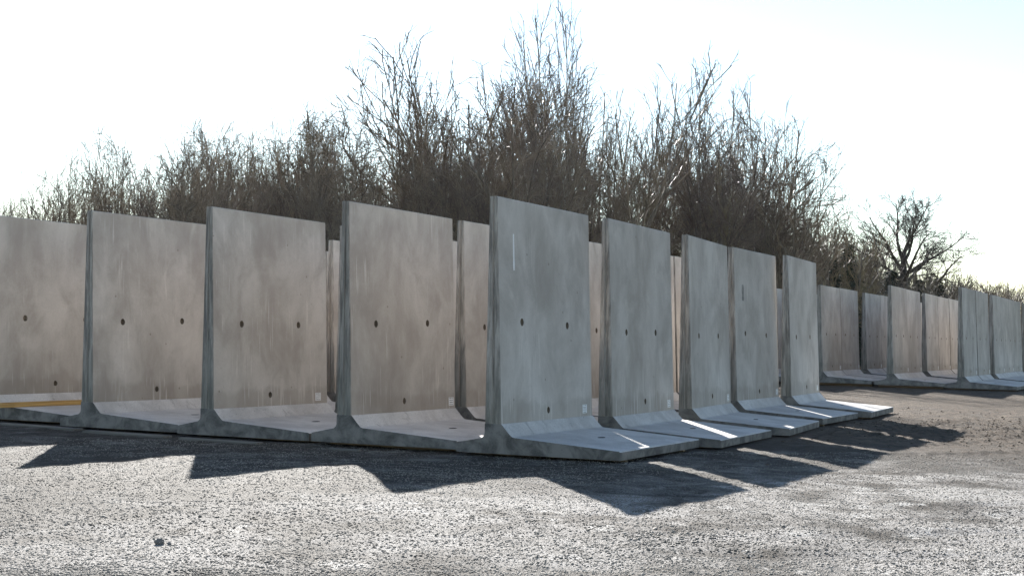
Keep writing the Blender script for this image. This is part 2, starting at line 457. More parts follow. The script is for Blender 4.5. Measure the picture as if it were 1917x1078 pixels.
def wall_element(x, y, yaw_deg, z, label, group, holes=STD_HOLES, with_label=True):
    """yaw: direction of the element's length from +Y towards +X"""
    rz = math.pi / 2 - math.radians(yaw_deg)       # local +x = along the wall, local -y = the battered face
    o = empty('wall_element', (x, y, z), rz)
    tag(o, label, 'wall element', group)
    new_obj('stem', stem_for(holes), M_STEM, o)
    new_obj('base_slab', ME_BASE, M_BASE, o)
    for k, (u, w, r) in enumerate(holes):
        h = new_obj('anchor_hole', ME_CUP if k < 2 else ME_CUPL, M_HOLE, o)
        h.location = (u, -front_v(w), w); h.rotation_euler = (lean, 0, 0)
        h.rotation_euler = (-lean, 0, 0)
    s = new_obj('lifting_slot', ME_SLOT, M_SLOT, o); s.location = (SLOT_U, -SLOT_V, slab_top(SLOT_V))
    if with_label:
        l = new_obj('label', ME_LABEL, M_LABEL, o)
        l.location = (2.98 + .08 * math.sin(x * 7), -front_v(.50) - .0015, .49); l.rotation_euler = (-lean, 0, 0)
    return o

GA, GB = 'wall elements in the rows of the near block', 'wall elements in the rows of the far block'
P = {'P1':(-9.213,26.657,26.05,-0.036),'P2':(-7.004,25.045,26.28,-0.051),'P3':(-4.749,23.731,25.60,-0.050),
     'P4':(-2.457,22.416,25.80,-0.033),'P5':(-0.233,21.066,25.75,-0.040),'P6':(1.532,24.217,23.39,-0.063),
     'P7':(3.202,27.597,20.61,-0.063),'P8':(4.574,31.244,25.09,-0.039),'P9':(6.233,34.137,22.33,-0.019)}
HOLES = {'P1':((.79,1.806),(2.36,1.81),(1.56,.62)),'P2':((.746,1.782),(2.327,1.825),(1.624,.629)),'P3':((.762,1.781),(2.4,1.792),(1.546,.624)),
         'P4':((.747,1.804),(2.37,1.841),(1.584,.609)),'P5':((.743,1.868),(2.365,1.845),(1.613,.584)),'P6':((.755,1.794),(2.312,1.806),(1.668,.636)),
         'P7':((.677,1.776),(2.286,1.786),(1.669,.629)),'P8':((.716,1.837),(2.337,1.813),(1.695,.6)),'P9':((.693,1.778),(2.295,1.791),(1.749,.61))}
LAB = {'P1':'concrete T wall element with a yellow timber beam lying on its foot',
       'P2':'concrete T wall element next to the one with the yellow beam',
       'P3':'concrete T wall element second from the one with the yellow beam',
       'P4':'concrete T wall element left of the corner element that has the drip line',
       'P5':'corner concrete T wall element whose whole foot juts out, white drip line down its face',
       'P6':'concrete T wall element directly behind the corner element in its row',
       'P7':'concrete T wall element second behind the corner element in its row',
       'P8':'concrete T wall element with a dark stain, third behind the corner element',
       'P9':'concrete T wall element at the far end of the corner row, facing the open yard'}
FRONT = {}
for k, (x, y, a, z) in P.items():
    hs = tuple((u, w, R_HI if i < 2 else R_LO) for i, (u, w) in enumerate(HOLES[k]))
    FRONT[k] = wall_element(x, y, a, z, LAB[k], GA, hs, with_label=(k not in ('P1', 'P2')))

hid = 'concrete T wall element deeper in the rows, glimpsed through gaps between front ones'
INNER = {'P4':(3.69, 7.12, 11.05, 14.40), 'P3':(3.95, 7.5, 11.1, 14.7), 'P2':(3.7, 7.3, 10.9, 14.5), 'P1':(3.6, 7.2, 10.8, 14.4)}
WHO = {'P1':'bearing the yellow beam','P2':'next to the yellow beam','P3':'second from the yellow beam','P4':'left of the corner element'}
ORD = ('first', 'second', 'third', 'fourth', 'fifth', 'sixth', 'seventh')
lab_r4 = 'concrete T wall element showing as a narrow strip left of the tall corner element'
for k, us in INNER.items():
    x, y, a, z = P[k]; a_ = math.radians(a)
    for i, u in enumerate(us):
        wall_element(x + u * math.sin(a_), y + u * math.cos(a_), a + (-.6, .5, -.3, .4)[i], z + .004 * i,
                     lab_r4 if (k == 'P4' and i == 0) else ORD[i] + ' concrete wall element behind the one ' + WHO[k], GA, with_label=False)

BROWS = {'B0':(9.10,56.75,24.5,.165),'B1':(11.381,55.564,24.5,.178),'B2':(13.643,54.369,24.1,.154),'B3':(15.973,53.550,25.0,.121),'Bm':(6.85,57.9,24.5,.165)}
bl = {('B1',0):'concrete T wall element at the left front end of the far block of rows',
      ('B2',0):'concrete T wall element at the front of the middle row of the far block',
      ('B3',0):'concrete T wall element with jutting foot, front of the last far row'}
for k, (x, y, a, z) in BROWS.items():
    a_ = math.radians(a)
    us = (0, 3.305, 8.0, 11.3, 14.61, 19.4, 22.7) if k in ('B1', 'B2', 'B3') else (0, 3.305, 8.0)
    for i, u in enumerate(us):
        pair = ORD[i] + ' concrete wall element from the front in the ' + {'B1':'first','B2':'middle','B3':'last','B0':'half hidden','Bm':'mostly hidden'}[k] + ' far row'
        dz = .006 * math.sin(3.1 * i + x)
        wall_element(x + u * math.sin(a_) + (.02 * math.sin(5 * i + x)), y + u * math.cos(a_), a, z + dz, bl.get((k, i), pair), GB)

# one paint run and one stain on single elements
def strip_on(el, u0, u1, w0, w1, mat, name, label=None):
    n = 7; V = []; rng = random.Random(int(u0 * 1000))
    for i in range(n):
        w = w0 + (w1 - w0) * i / (n - 1); s = (u1 - u0) / 2 * (1 - .35 * rng.random()); c = (u0 + u1) / 2
        for e in (-1, 1): V.append((c + e * s, -front_v(w) - .003, w))
    for i in range(n):
        w = w0 + (w1 - w0) * i / (n - 1)
        for e in (-1, 1): V.append((V[2 * i + (e > 0)][0], -front_v(w) + .002, w))
    F = [(2*i, 2*i+1, 2*i+3, 2*i+2) for i in range(n - 1)]
    m2 = 2 * n
    for i in range(n - 1):
        F += [(2*i, 2*i+2, m2+2*i+2, m2+2*i), (2*i+1, m2+2*i+1, m2+2*i+3, 2*i+3)]
    o = new_obj(name, mesh(name, V, F), mat, el)
    if label: o['label'] = label
strip_on(FRONT['P5'], .475, .525, 2.60, 3.12, M_PAINT, 'drip_line')
strip_on(FRONT['P8'], .52, .68, 2.52, 2.86, mat_plain('damp_stain', (.25, .23, .21), .8, .3, 12), 'stain')

# ------------------------------------------------------------------ timber under and on the elements
def plank(name, x, y, z, L, w, h, ang_deg, mat, label, group=None, tilt=0.0, cat='plank'):
    V, F = box_geo(-L/2, L/2, -w/2, w/2, 0, h, .004)
    o = new_obj(name, mesh(name, V, F), mat); o.location = (x, y, z)
    o.rotation_euler = (0, tilt, math.radians(ang_deg)); tag(o, label, cat, group)
    return o
BAT_LABEL = 'timber batten under the foot of a wall element'
def battens(x, y, a, z):
    a_ = math.radians(a); U = (math.sin(a_), math.cos(a_)); Vn = (math.cos(a_), -math.sin(a_))
    for u in (.45, W - .45):
        cx = x + u * U[0] + .68 * Vn[0]; cy = y + u * U[1] + .68 * Vn[1]
        g = float(ground_h(cx, cy)); zt = z + B0
        h = max(zt - g + .03, .05)
        plank('batten', cx, cy, zt - h, 2.30, .10, h, -a, M_BATTEN, BAT_LABEL, 'battens under the wall elements', cat='batten')
for k, v in P.items(): battens(*v)
for k, us in INNER.items():
    x, y, a, z = P[k]; a_ = math.radians(a)
    for u in us[:1]: battens(x + u * math.sin(a_), y + u * math.cos(a_), a, z)
for k in ('B1', 'B2', 'B3'):
    x, y, a, z = BROWS[k]; a_ = math.radians(a)
    for u in (0, 3.305): battens(x + u * math.sin(a_), y + u * math.cos(a_), a, z)

# yellow timber beam on the foot of the leftmost element
x, y, a, z = P['P1']; a_ = math.radians(a)
u_, v_ = 1.45, .62
plank('timber_beam', x + u_ * math.sin(a_) + v_ * math.cos(a_), y + u_ * math.cos(a_) - v_ * math.sin(a_), z + slab_top(v_) + .002,
      3.5, .10, .085, 90 - a - 1.2, M_YELLOW, 'yellow timber beam lying along the foot of a wall element', cat='beam')
# planks left on the ground along the front of the rows
for (x, y, L, w, ang, lab) in ((-6.05, 23.95, 1.75, .20, -31, 'grey plank on the ground before the second element from the yellow beam'),
                          (-7.9, 25.35, 2.0, .22, -33, 'grey plank on the ground below the foot bearing the yellow beam'),
                          (-4.35, 22.83, 1.5, .16, -29, 'thin grey plank on the ground before the foot of the third element'),
                          (-2.35, 21.72, .5, .09, -24, 'short brown offcut on the ground before the corner element')):
    plank('plank', x, y, float(surface(np.array([x]), np.array([y]))[0]) - .012, L, w, .042, ang, M_GREYWOOD, lab, 'planks on the ground along the rows')

# ------------------------------------------------------------------ gravel: loose stones
def stones(name, mat, n, sampler, rmin, rmax, seed, power=2.2):
    rng = np.random.default_rng(seed)
    x, y = sampler(rng, n)
    z = surface(x, y)
    r = rmin + (rmax - rmin) * rng.random(n) ** power
    o = np.array([(1,0,0),(0,1,0),(-1,0,0),(0,-1,0),(0,0,1),(0,0,-1),(.62,.62,.55),(-.62,.62,-.4)], float)[:6]
    f = np.array([(0,1,4),(1,2,4),(2,3,4),(3,0,4),(1,0,5),(2,1,5),(3,2,5),(0,3,5)])
    ang = rng.random(n) * 6.283
    c, s = np.cos(ang), np.sin(ang)
    v = o[None] * (1 + .5 * (rng.random((n, 6, 1)) - .5)) + .38 * (rng.random((n, 6, 3)) - .5)
    v[:, :, 0] *= (.8 + .5 * rng.random((n, 1))); v[:, :, 2] *= (.45 + .35 * rng.random((n, 1)))
    vx = v[:, :, 0] * c[:, None] - v[:, :, 1] * s[:, None]; vy = v[:, :, 0] * s[:, None] + v[:, :, 1] * c[:, None]
    co = np.stack([vx * r[:, None] + x[:, None], vy * r[:, None] + y[:, None], v[:, :, 2] * r[:, None] + (z + r * .18)[:, None]], -1).reshape(-1, 3)
    tri = (f[None] + 6 * np.arange(n)[:, None, None]).reshape(-1, 3)
    me = bpy.data.meshes.new(name)
    me.vertices.add(len(co)); me.vertices.foreach_set('co', co.ravel())
    me.loops.add(tri.size); me.loops.foreach_set('vertex_index', tri.ravel().astype(np.int32))
    me.polygons.add(len(tri)); me.polygons.foreach_set('loop_start', np.arange(0, tri.size, 3, dtype=np.int32))
    me.polygons.foreach_set('loop_total', np.full(len(tri), 3, dtype=np.int32)); me.update()
    return new_obj(name, me, mat, kind='stuff')
def front_field(rng, n):
    d = 9.6 + 13.5 * rng.random(n) ** 1.5
    x = (rng.random(n) - .5) * .76 * d
    x = x + .25 * (rng.random(n) - .5)
    return x, d
g = stones('gravel_stones', M_STONE, 170000, front_field, .0030, .0125, 3, 3.6); tag(g, 'loose grey gravel stones strewn over the yard', 'gravel')
def clusters(rng, n):
    cs = np.array([(1.05,11.6,.35),(1.6,12.0,.35),(1.4,12.2,.3),(-3.0,12.6,.7),(-2.3,13.4,.7),(4.6,13.4,1.2),(2.9,11.4,1.1),(.2,11.2,1.5)])
    k = rng.integers(0, len(cs), n)
    return cs[k, 0] + cs[k, 2] * rng.normal(size=n), cs[k, 1] + cs[k, 2] * .8 * rng.normal(size=n)
g = stones('coarse_gravel', M_STONE, 1500, clusters, .005, .019, 5, 2.5); tag(g, 'patches of coarser loose gravel stones on the yard', 'gravel')
def mudfield(rng, n):
    return 10.5 + 2.6 * rng.normal(size=n), 30 + 3.2 * rng.normal(size=n)
g = stones('soil_clods', M_RUBBLE, 5000, mudfield, .006, .032, 7, 4.0); tag(g, 'brown soil clods on the churned ground of the far yard', 'soil')

# the one dark rock lying out on the drive
def rock(name, x, y, r, seed, label):
    rng = random.Random(seed); V, F = [], []
    nl, ns = 6, 9
    for i in range(nl + 1):
        th = math.pi * i / nl
        for j in range(ns):
            ph = 2 * math.pi * j / ns
            k = r * (1 + .35 * (rng.random() - .5))
            V.append((k * math.sin(th) * math.cos(ph) * 1.15, k * math.sin(th) * math.sin(ph), k * math.cos(th) * .95))
    for i in range(nl):
        for j in range(ns):
            F.append((i*ns+j, (i+1)*ns+j, (i+1)*ns+(j+1) % ns, i*ns+(j+1) % ns))
    o = new_obj(name, mesh(name, V, F), M_ROCK)
    o.location = (x, y, float(surface(np.array([x]), np.array([y]))[0]) + r * .55); tag(o, label, 'rock')
rock('rock', -2.53, 11.05, .030, 4, 'single dark rock lying alone on the pale gravel drive')
rock('small_rock', -2.45, 11.02, .013, 9, 'small dark pebble lying beside the single dark rock')

# ------------------------------------------------------------------ bare trees
def mat_bark(name, c0, c1, patch=None):
    t = NT(name); p = shifted(t, t.coord())
    n1 = t.noise(t.mapping(p, (9, 9, 2.2)), 1.0, 5, .6); c = t.mix(t.ramp(n1, .3, .7), c0, c1)
    if patch: c = t.mix(t.ramp(t.noise(t.mapping(p, (5, 5, 9)), 1.0, 3), .56, .62), c, patch)
    c = t.mix(1.0, c, t.mix(t.rnd(), (.75, .72, .70), (1.3, 1.25, 1.15)), 'MULTIPLY')
    return t.finish(c, .75, t.bump(n1, .5, .02), .3)
def mat_twig(name, c0, c1):
    t = NT(name); p = shifted(t, t.coord())
    c = t.mix(t.ramp(t.noise(p, 1.1, 3), .35, .65), c0, c1)
    c = t.mix(1.0, c, t.mix(t.rnd(), (.7, .68, .66), (1.35, 1.28, 1.15)), 'MULTIPLY')
    return t.finish(c, .55, None, .35)
MB_GREY = mat_bark('bark_grey', (.085, .072, .056), (.19, .165, .135))
MB_BIRCH = mat_bark('bark_birch', (.16, .145, .13), (.42, .40, .37), (.05, .045, .04))
MB_OAK = mat_bark('bark_oak', (.035, .031, .027), (.085, .076, .065))
MT_BROWN = mat_twig('twigs_brown', (.110, .088, .064), (.240, .198, .150))
MT_OLIVE = mat_twig('twigs_olive', (.115, .095, .055), (.250, .210, .125))
MT_BIRCH = mat_twig('twigs_birch', (.105, .080, .064), (.210, .168, .136))
MT_OAK = mat_twig('twigs_oak', (.036, .031, .027), (.070, .060, .050))
M_NEEDLE = mat_twig('spruce_needles', (.010, .018, .010), (.028, .042, .022))
M_IVY = mat_twig('ivy_leaves', (.012, .022, .010), (.035, .055, .022))

def tube(V, F, pts, rad, sides):
    base = len(V); n = len(pts)
    for i in range(n):
        d = (pts[min(i + 1, n - 1)] - pts[max(i - 1, 0)]); d.normalize()
        a = Vector((0, 0, 1)).cross(d) if abs(d.z) < .9 else Vector((1, 0, 0)).cross(d)
        a.normalize(); b = d.cross(a); r = rad[i]
        for k in range(sides):
            t = 2 * math.pi * k / sides
            V.append(tuple(pts[i] + a * (r * math.cos(t)) + b * (r * math.sin(t))))
    for i in range(n - 1):
        for k in range(sides):
            k2 = (k + 1) % sides
            F.append((base + i*sides + k, base + i*sides + k2, base + (i+1)*sides + k2, base + (i+1)*sides + k))

class Tree:
    def __init__(self, seed): self.r = random.Random(seed); self.T = ([], []); self.C = ([], [])
    def polyline(self, p, d, L, n, wander, lift):
        pts = [p.copy()]; d = d.normalized()
        for i in range(n):
            d = d + Vector((self.r.gauss(0, wander), self.r.gauss(0, wander), self.r.gauss(0, wander) + lift)); d.normalize()
            p = p + d * (L / n); pts.append(p.copy())
        return pts
    def child_dir(self, d, ang):
        a = Vector((self.r.gauss(0, 1), self.r.gauss(0, 1), self.r.gauss(0, 1))); a = a - d * a.dot(d)
        if a.length < 1e-4: a = Vector((1, 0, 0))
        a.normalize(); return d * math.cos(ang) + a * math.sin(ang)
    def branch(self, p, d, L, r0, level, spec):
        s = spec[level]; r = self.r
        pts = self.polyline(p, d, L, s['seg'], s['wander'], s['lift'])
        n = len(pts); tip = s.get('tip', .35)
        rad = [max(r0 * (1 - (1 - tip) * i / (n - 1)), s.get('rmin', .006)) for i in range(n)]
        V, F = self.T if level <= s.get('trunk_to', 1) else self.C
        tube(V, F, pts, rad, s['sides'])
        if level + 1 >= len(spec): return
        nc = s['n'] if 'n' in s else max(2, int(s['per'] * L * (1 - s['t0']) + r.random()))
        for c in range(nc):
            t = s['t0'] + (1 - s['t0']) * ((c + r.random()) / nc)
            t = min(t, .995)
            f = t * (n - 1); i = int(f); q = pts[i].lerp(pts[min(i + 1, n - 1)], f - i)
            dd = (pts[min(i + 1, n - 1)] - pts[i]).normalized()
            cd = self.child_dir(dd, math.radians(r.uniform(*s['ang'])))
            if level == 0 and cd.z < -.1: cd.z *= -.4
            cl = max(L * s['ratio'](t), s.get('lmin', .25)) * r.uniform(.65, 1.25)
            cr_ = max((rad[i]) * s.get('rr', .5), .006)
            self.branch(q, cd, cl, cr_, level + 1, spec)
    def meshes(self, nm):
        return mesh(nm + '_trunk', *self.T, smooth=True), mesh(nm + '_crown', *self.C)

# children per metre of branch keep the twigs evenly spread; boughs sweep upwards
def spec_slender(h, dens=1.0):
    return [dict(seg=10, wander=.045, lift=.02, sides=6, per=2.3 * dens, t0=.15, ang=(16, 40), ratio=lambda t: .40 * (1 - t) ** .8 + .05, rr=.45, tip=.12, rmin=.026, trunk_to=0),
            dict(seg=6, wander=.06, lift=.06, sides=4, per=2.7, t0=.12, ang=(18, 42), ratio=lambda t: .46 * (1 - t * .6), lmin=.5, rr=.6, tip=.3, rmin=.014, trunk_to=0),
            dict(seg=3, wander=.08, lift=.05, sides=3, per=3.6, t0=.12, ang=(18, 42), ratio=lambda t: .55 * (1 - t * .5), lmin=.35, rr=.6, tip=.5, rmin=.0088, trunk_to=0),
            dict(seg=2, wander=.10, lift=.05, sides=3, tip=.6, rmin=.008, trunk_to=0)]
def spec_birch(h):
    return [dict(seg=10, wander=.03, lift=.02, sides=6, per=2.6, t0=.2, ang=(14, 34), ratio=lambda t: .40 * (1 - t) ** .75 + .05, rr=.42, tip=.10, rmin=.026, trunk_to=0),
            dict(seg=6, wander=.06, lift=.09, sides=4, per=2.8, t0=.15, ang=(14, 36), ratio=lambda t: .42 * (1 - t * .5), lmin=.5, rr=.55, tip=.3, rmin=.014, trunk_to=0),
            dict(seg=3, wander=.10, lift=.0, sides=3, per=3.6, t0=.12, ang=(16, 40), ratio=lambda t: .55 * (1 - t * .4), lmin=.35, rr=.7, tip=.5, rmin=.009, trunk_to=0),
            dict(seg=2, wander=.10, lift=-.04, sides=3, tip=.6, rmin=.0075, trunk_to=0)]
def spec_round(h):
    return [dict(seg=5, wander=.06, lift=.02, sides=6, n=13, t0=.25, ang=(16, 58), ratio=lambda t: 1.10 * (1 - t * .25), rr=.62, tip=.45, rmin=.03, trunk_to=1),
            dict(seg=7, wander=.12, lift=.045, sides=5, per=2.1, t0=.2, ang=(18, 46), ratio=lambda t: .50 * (1 - t * .4), lmin=.8, rr=.6, tip=.2, rmin=.020, trunk_to=1),
            dict(seg=4, wander=.14, lift=.04, sides=4, per=3.0, t0=.12, ang=(22, 55), ratio=lambda t: .48 * (1 - t * .4), lmin=.5, rr=.65, tip=.3, rmin=.013, trunk_to=1),
            dict(seg=2, wander=.16, lift=.03, sides=3, per=4.6, t0=.12, ang=(20, 50), ratio=lambda t: .60, lmin=.35, rr=.7, tip=.5, rmin=.0105, trunk_to=1),
            dict(seg=2, wander=.14, lift=.03, sides=3, tip=.6, rmin=.0092, trunk_to=1)]
def spec_oak(h):
    return [dict(seg=8, wander=.045, lift=.02, sides=8, n=13, t0=.22, ang=(40, 66), ratio=lambda t: .66 * (1 - t) ** .65 + .16, rr=.40, tip=.16, rmin=.05, trunk_to=1),
            dict(seg=9, wander=.11, lift=.030, sides=6, n=9, t0=.22, ang=(24, 52), ratio=lambda t: .50 * (1 - t * .5), rr=.50, tip=.16, rmin=.030, trunk_to=1),
            dict(seg=5, wander=.15, lift=.05, sides=4, n=7, t0=.2, ang=(22, 50), ratio=lambda t: .55 * (1 - t * .4), rr=.5, tip=.3, rmin=.016, trunk_to=1),
            dict(seg=3, wander=.12, lift=.05, sides=3, n=5, t0=.2, ang=(20, 45), ratio=lambda t: .75, rr=.6, tip=.5, rmin=.0105, trunk_to=1),
            dict(seg=2, wander=.2, lift=.02, sides=3, tip=.6, rmin=.009, trunk_to=1)]

def make_single(seed, h, spec, r0, L0=None):
    t = Tree(seed); t.branch(Vector((0, 0, -.15)), Vector((t.r.gauss(0, .03), t.r.gauss(0, .03), 1)), L0 or h, r0, 0, spec); return t
def make_multi(seed, h, stems, spread, spec, r0):
    t = Tree(seed)
    for i in range(stems):
        a = 2 * math.pi * (i + t.r.random()) / stems; s = spread * t.r.uniform(.4, 1)
        t.branch(Vector((.35 * math.cos(a), .35 * math.sin(a), -.15)), Vector((s * math.cos(a), s * math.sin(a), 1)), h * t.r.uniform(.7, 1), r0 * t.r.uniform(.7, 1), 0, spec)
    return t

VAR = {}; HT = {}
def add_var(kind, tree, bark, twig):
    tm, cm = tree.meshes(kind); tm.materials.append(bark); cm.materials.append(twig)
    for q_ in (tm, cm): HT[q_.name] = max(v.co.z for v in q_.vertices)
    VAR.setdefault(kind, []).append((tm, cm))
for s in range(4): add_var('slender', make_single(100 + s, 12, spec_slender(12), .10), MB_GREY, (MT_BROWN, MT_OLIVE)[s % 2])
for s in range(3): add_var('birch', make_single(200 + s, 14, spec_birch(14), .10), (MB_BIRCH, MB_GREY, MB_BIRCH)[s], MT_BIRCH)
for s in range(3): add_var('round', make_single(300 + s, 11, spec_round(11), .17, 4.6), MB_GREY, (MT_BROWN, MT_BIRCH, MT_BROWN)[s])
bush = spec_slender(6, .75); bush[0]['t0'] = .06
for s in range(3): add_var('thicket', make_multi(400 + s, 7, 6, .38, bush, .035), MB_GREY, (MT_OLIVE, MT_BROWN, MT_BROWN)[s])

def spec_open(h):
    return [dict(seg=12, wander=.075, lift=.03, sides=6, per=1.5, t0=.25, ang=(22, 48), ratio=lambda t: .44 * (1 - t) ** .7 + .08, rr=.55, tip=.16, rmin=.034, trunk_to=0),
            dict(seg=7, wander=.12, lift=.12, sides=4, per=1.6, t0=.2, ang=(20, 45), ratio=lambda t: .50 * (1 - t * .5), lmin=.6, rr=.6, tip=.3, rmin=.022, trunk_to=0),
            dict(seg=4, wander=.12, lift=.08, sides=3, per=2.2, t0=.15, ang=(20, 45), ratio=lambda t: .55 * (1 - t * .5), lmin=.4, rr=.7, tip=.5, rmin=.014, trunk_to=0),
            dict(seg=2, wander=.10, lift=.05, sides=3, tip=.6, rmin=.0105, trunk_to=0)]
for s in range(3): add_var('open', make_single(610 + s, 14, spec_open(14), .12), MB_GREY, MT_BROWN)
def px(x, depth):                    # lateral position that a given bearing has at a given distance
    return (x - 958.5) / FPX * depth
def place_tree(name, kind, i, x, y, h, nominal, label, group, rz, lean_=(0, 0), wide=1.0, cat='tree'):
    tm, cm = VAR[kind][i % len(VAR[kind])]
    s = h / max(HT[tm.name], HT[cm.name])
    o = empty(name, (x, y, float(ground_h(x, y)) - .03), rz); o.scale = (s * wide, s * wide, s)
    o.rotation_euler = (lean_[0], lean_[1], rz)
    tag(o, label, cat, group)
    new_obj('trunk', tm, None, o); new_obj('crown', cm, None, o)
    return o
def top_to_h(ytop, xpix, depth):     # height of a tree whose top shows at that elevation
    hor = 539 + FPX * math.tan(PITCH) + (xpix - 958.5) * math.tan(ROLL)
    return (hor - ytop) / FPX * depth + CAM_H - .1

rng = random.Random(29)
SKY = [(-60,390),(0,372),(30,345),(100,305),(200,268),(262,290),(290,345),(318,262),(380,236),(450,245),(497,300),(525,238),(580,212),(640,232),
       (668,350),(700,262),(730,225),(770,190),(830,190),(900,200),(960,150),(1030,140),(1100,150),(1180,190),(1260,205),(1330,195),(1400,205),(1450,225),(1485,280),(1520,345),(1560,410),(1620,425),(1780,480)]
ZONES = [(160,'the yellow-beam element'),(385,'the element next to the yellow beam'),(640,'the second element from the yellow beam'),(905,'the element left of the corner'),
         (1120,'the corner element'),(1270,'the first element behind the corner'),(1365,'the second element behind the corner'),(1460,'the stained element'),(1535,'the end of the corner row'),
         (1660,'the first far row'),(1790,'the middle far row'),(9999,'the last far row')]
KINDS = {'slender':'slender bare tree','birch':'fine-twigged bare birch','round':'round-crowned bare tree','thicket':'many-stemmed bare bush'}
def zlabel(kind, xp):
    return KINDS[kind] + ' in the wood above ' + next(n for lim, n in ZONES if xp < lim)
def skyline(x):
    for (a, ya), (b, yb) in zip(SKY, SKY[1:]):
        if a <= x <= b: return ya + (yb - ya) * (x - a) / (b - a)
    return SKY[0][1] if x < 0 else SKY[-1][1]

# low wood on the left
lab_l = 'bare round-crowned tree in the low wood behind the elements with the yellow beam'
CROWNS = ((-45,390),(-5,372),(38,345),(92,312),(138,296),(178,276),(215,266),(252,284),(318,262),(352,244),(388,232),(428,236),(462,238),(522,244),(552,226),(586,212),(618,224),(645,246))
for (cx_, cy_) in CROWNS:
    for j in range(3):
        xp = cx_ + rng.uniform(-11, 11); d = 66 + 6 * j + rng.uniform(0, 5)
        ht = top_to_h(cy_ + rng.uniform(-42, 6), xp, d)
        k = 'round' if rng.random() < .85 else 'slender'
        place_tree('bare_tree', k, rng.randrange(9), px(xp, d), d, ht, 11, zlabel(k, xp), 'bare trees and bushes of the wood', rng.random() * 6.28, wide=rng.uniform(.50, .64))
lab_lt = 'bare leafless undergrowth bush at the foot of the low wood'
for i in range(16):
    xp = -40 + 720 * (i + rng.random()) / 16; d = rng.uniform(64, 80)
    place_tree('bare_bush', 'thicket', rng.randrange(9), px(xp, d), d, rng.uniform(3.5, 5.5), 7, zlabel('thicket', xp), 'bare trees and bushes of the wood', rng.random() * 6.28, cat='bush')
# dense young wood in the middle
lab_m = 'slender bare tree in the dense brown wood behind the corner row'
for i in range(92):
    xp = 700 + 808 * (i + rng.random()) / 92; d = rng.uniform(64, 88) if xp < 1250 else rng.uniform(74, 92)
    ht = top_to_h(skyline(xp) + rng.uniform(-45, 95), xp, d)
    k = rng.choice(['slender', 'birch', 'slender', 'birch', 'slender', 'round'])
    nom = {'slender': 12, 'birch': 14, 'round': 11}[k]
    place_tree('bare_tree', k, rng.randrange(9), px(xp, d), d, max(ht, 5), nom, zlabel(k, xp), 'bare trees and bushes of the wood', rng.random() * 6.28, (rng.gauss(0, .03), rng.gauss(0, .03)), rng.uniform(.7, 1.0))
lab_b = 'bare thicket bush under the dense brown wood'
for i in range(40):
    xp = 690 + 860 * (i + rng.random()) / 40; d = rng.uniform(62, 80) if xp < 1250 else rng.uniform(72, 86)
    place_tree('bare_bush', 'thicket', rng.randrange(9), px(xp, d), d, rng.uniform(4, 6.5), 7, zlabel('thicket', xp), 'bare trees and bushes of the wood', rng.random() * 6.28, cat='bush')
# tall ones that rise clear of the wood
for ti, (xp, yt, d, k, ln, lab) in enumerate(((985, 5, 70, 'birch', (0, -.085), 'tallest bare birch, leaning, rising clear above the wood'),
        (1012, 45, 72, 'birch', (0, -.01), 'tall birch close beside the tallest leaning one'),
        (1075, 38, 71, 'birch', (0, 0), 'tall straight birch with fine brush-like top above the wood'),
        (1150, 75, 70, 'open', (0, .03), 'tall sparse bare tree with forked top above the wood'),
        (805, 78, 70, 'open', (0, -.02), 'tall open bare tree with upswept boughs over the wood edge'),
        (868, 70, 71, 'open', (0, .02), 'tall open bare tree, one of a pair over the wood edge'),
        (742, 185, 72, 'slender', (0, -.03), 'slanting young bare tree at the very edge of the dense wood'),
        (835, 120, 74, 'round', (0, 0), 'forked bare tree between the two open tall ones'),
        (1215, 150, 75, 'slender', (0, .04), 'thin bare tree beside the tree with the forked top'),
        (768, 130, 73, 'open', (0, -.03), 'slanting bare tree at the left edge of the dense wood'),
        (925, 130, 72, 'slender', (0, .0), 'bare tree filling the dip beside the tallest birch'),
        (1318, 142, 78, 'birch', (0, 0), 'fine-twigged birch standing clear above the right half of the wood'),
        (1368, 155, 79, 'birch', (0, .02), 'birch with thin crown, middle one of three above the wood'),
        (1432, 165, 80, 'birch', (0, .03), 'birch at the sloping right end of the dense wood'),
        (1478, 235, 78, 'slender', (0, .08), 'bare tree leaning outwards at the wood end'),
        (588, 200, 72, 'slender', (0, 0), 'spire-topped bare tree rising above the low wood'))):
    nom = 14 if k == 'birch' else 12
    ht = top_to_h(yt - 25, xp, d)
    place_tree('tall_bare_tree', k, ti, px(xp, d) - ln[1] * ht, d, ht, nom, lab, 'tall trees rising above the wood', 0.0, ln, 1.0)
# scrub and trees behind the far block
lab_r = 'dark bare scrub tree behind the far block of rows'
for i in range(64):
    xp = 1495 + 320 * (i + rng.random()) / 64; d = rng.uniform(92, 124)
    yt = 385 + max(0, xp - 1560) * .35 + rng.uniform(0, 50) if xp < 1640 else (478 if xp > 1725 else 500) + max(0, xp - 1725) * .42 + rng.uniform(-8, 22)
    k = rng.choice(['round', 'slender', 'thicket'])
    place_tree('scrub_tree', k, rng.randrange(9), px(xp, d), d, max(top_to_h(yt, xp, d), 3), {'round': 11, 'slender': 12, 'thicket': 7}[k], zlabel(k, xp), 'bare trees and bushes of the wood', rng.random() * 6.28, wide=rng.uniform(.85, 1.15))
lab_f = 'small distant bare tree on the far skyline'
for i in range(44):
    xp = 1780 + 165 * (i + rng.random()) / 44; d = rng.uniform(150, 210)
    place_tree('distant_tree', 'thicket', rng.randrange(9), px(xp, d), d, max(top_to_h(515 + rng.uniform(0, 30) + max(0, 1830 - xp) * -.3, xp, d), 4), 7, lab_f, 'distant trees on the skyline', rng.random() * 6.28, wide=1.2)
add_var('wand', make_single(777, 12, spec_slender(12, .45), .07), MB_GREY, MT_BROWN)
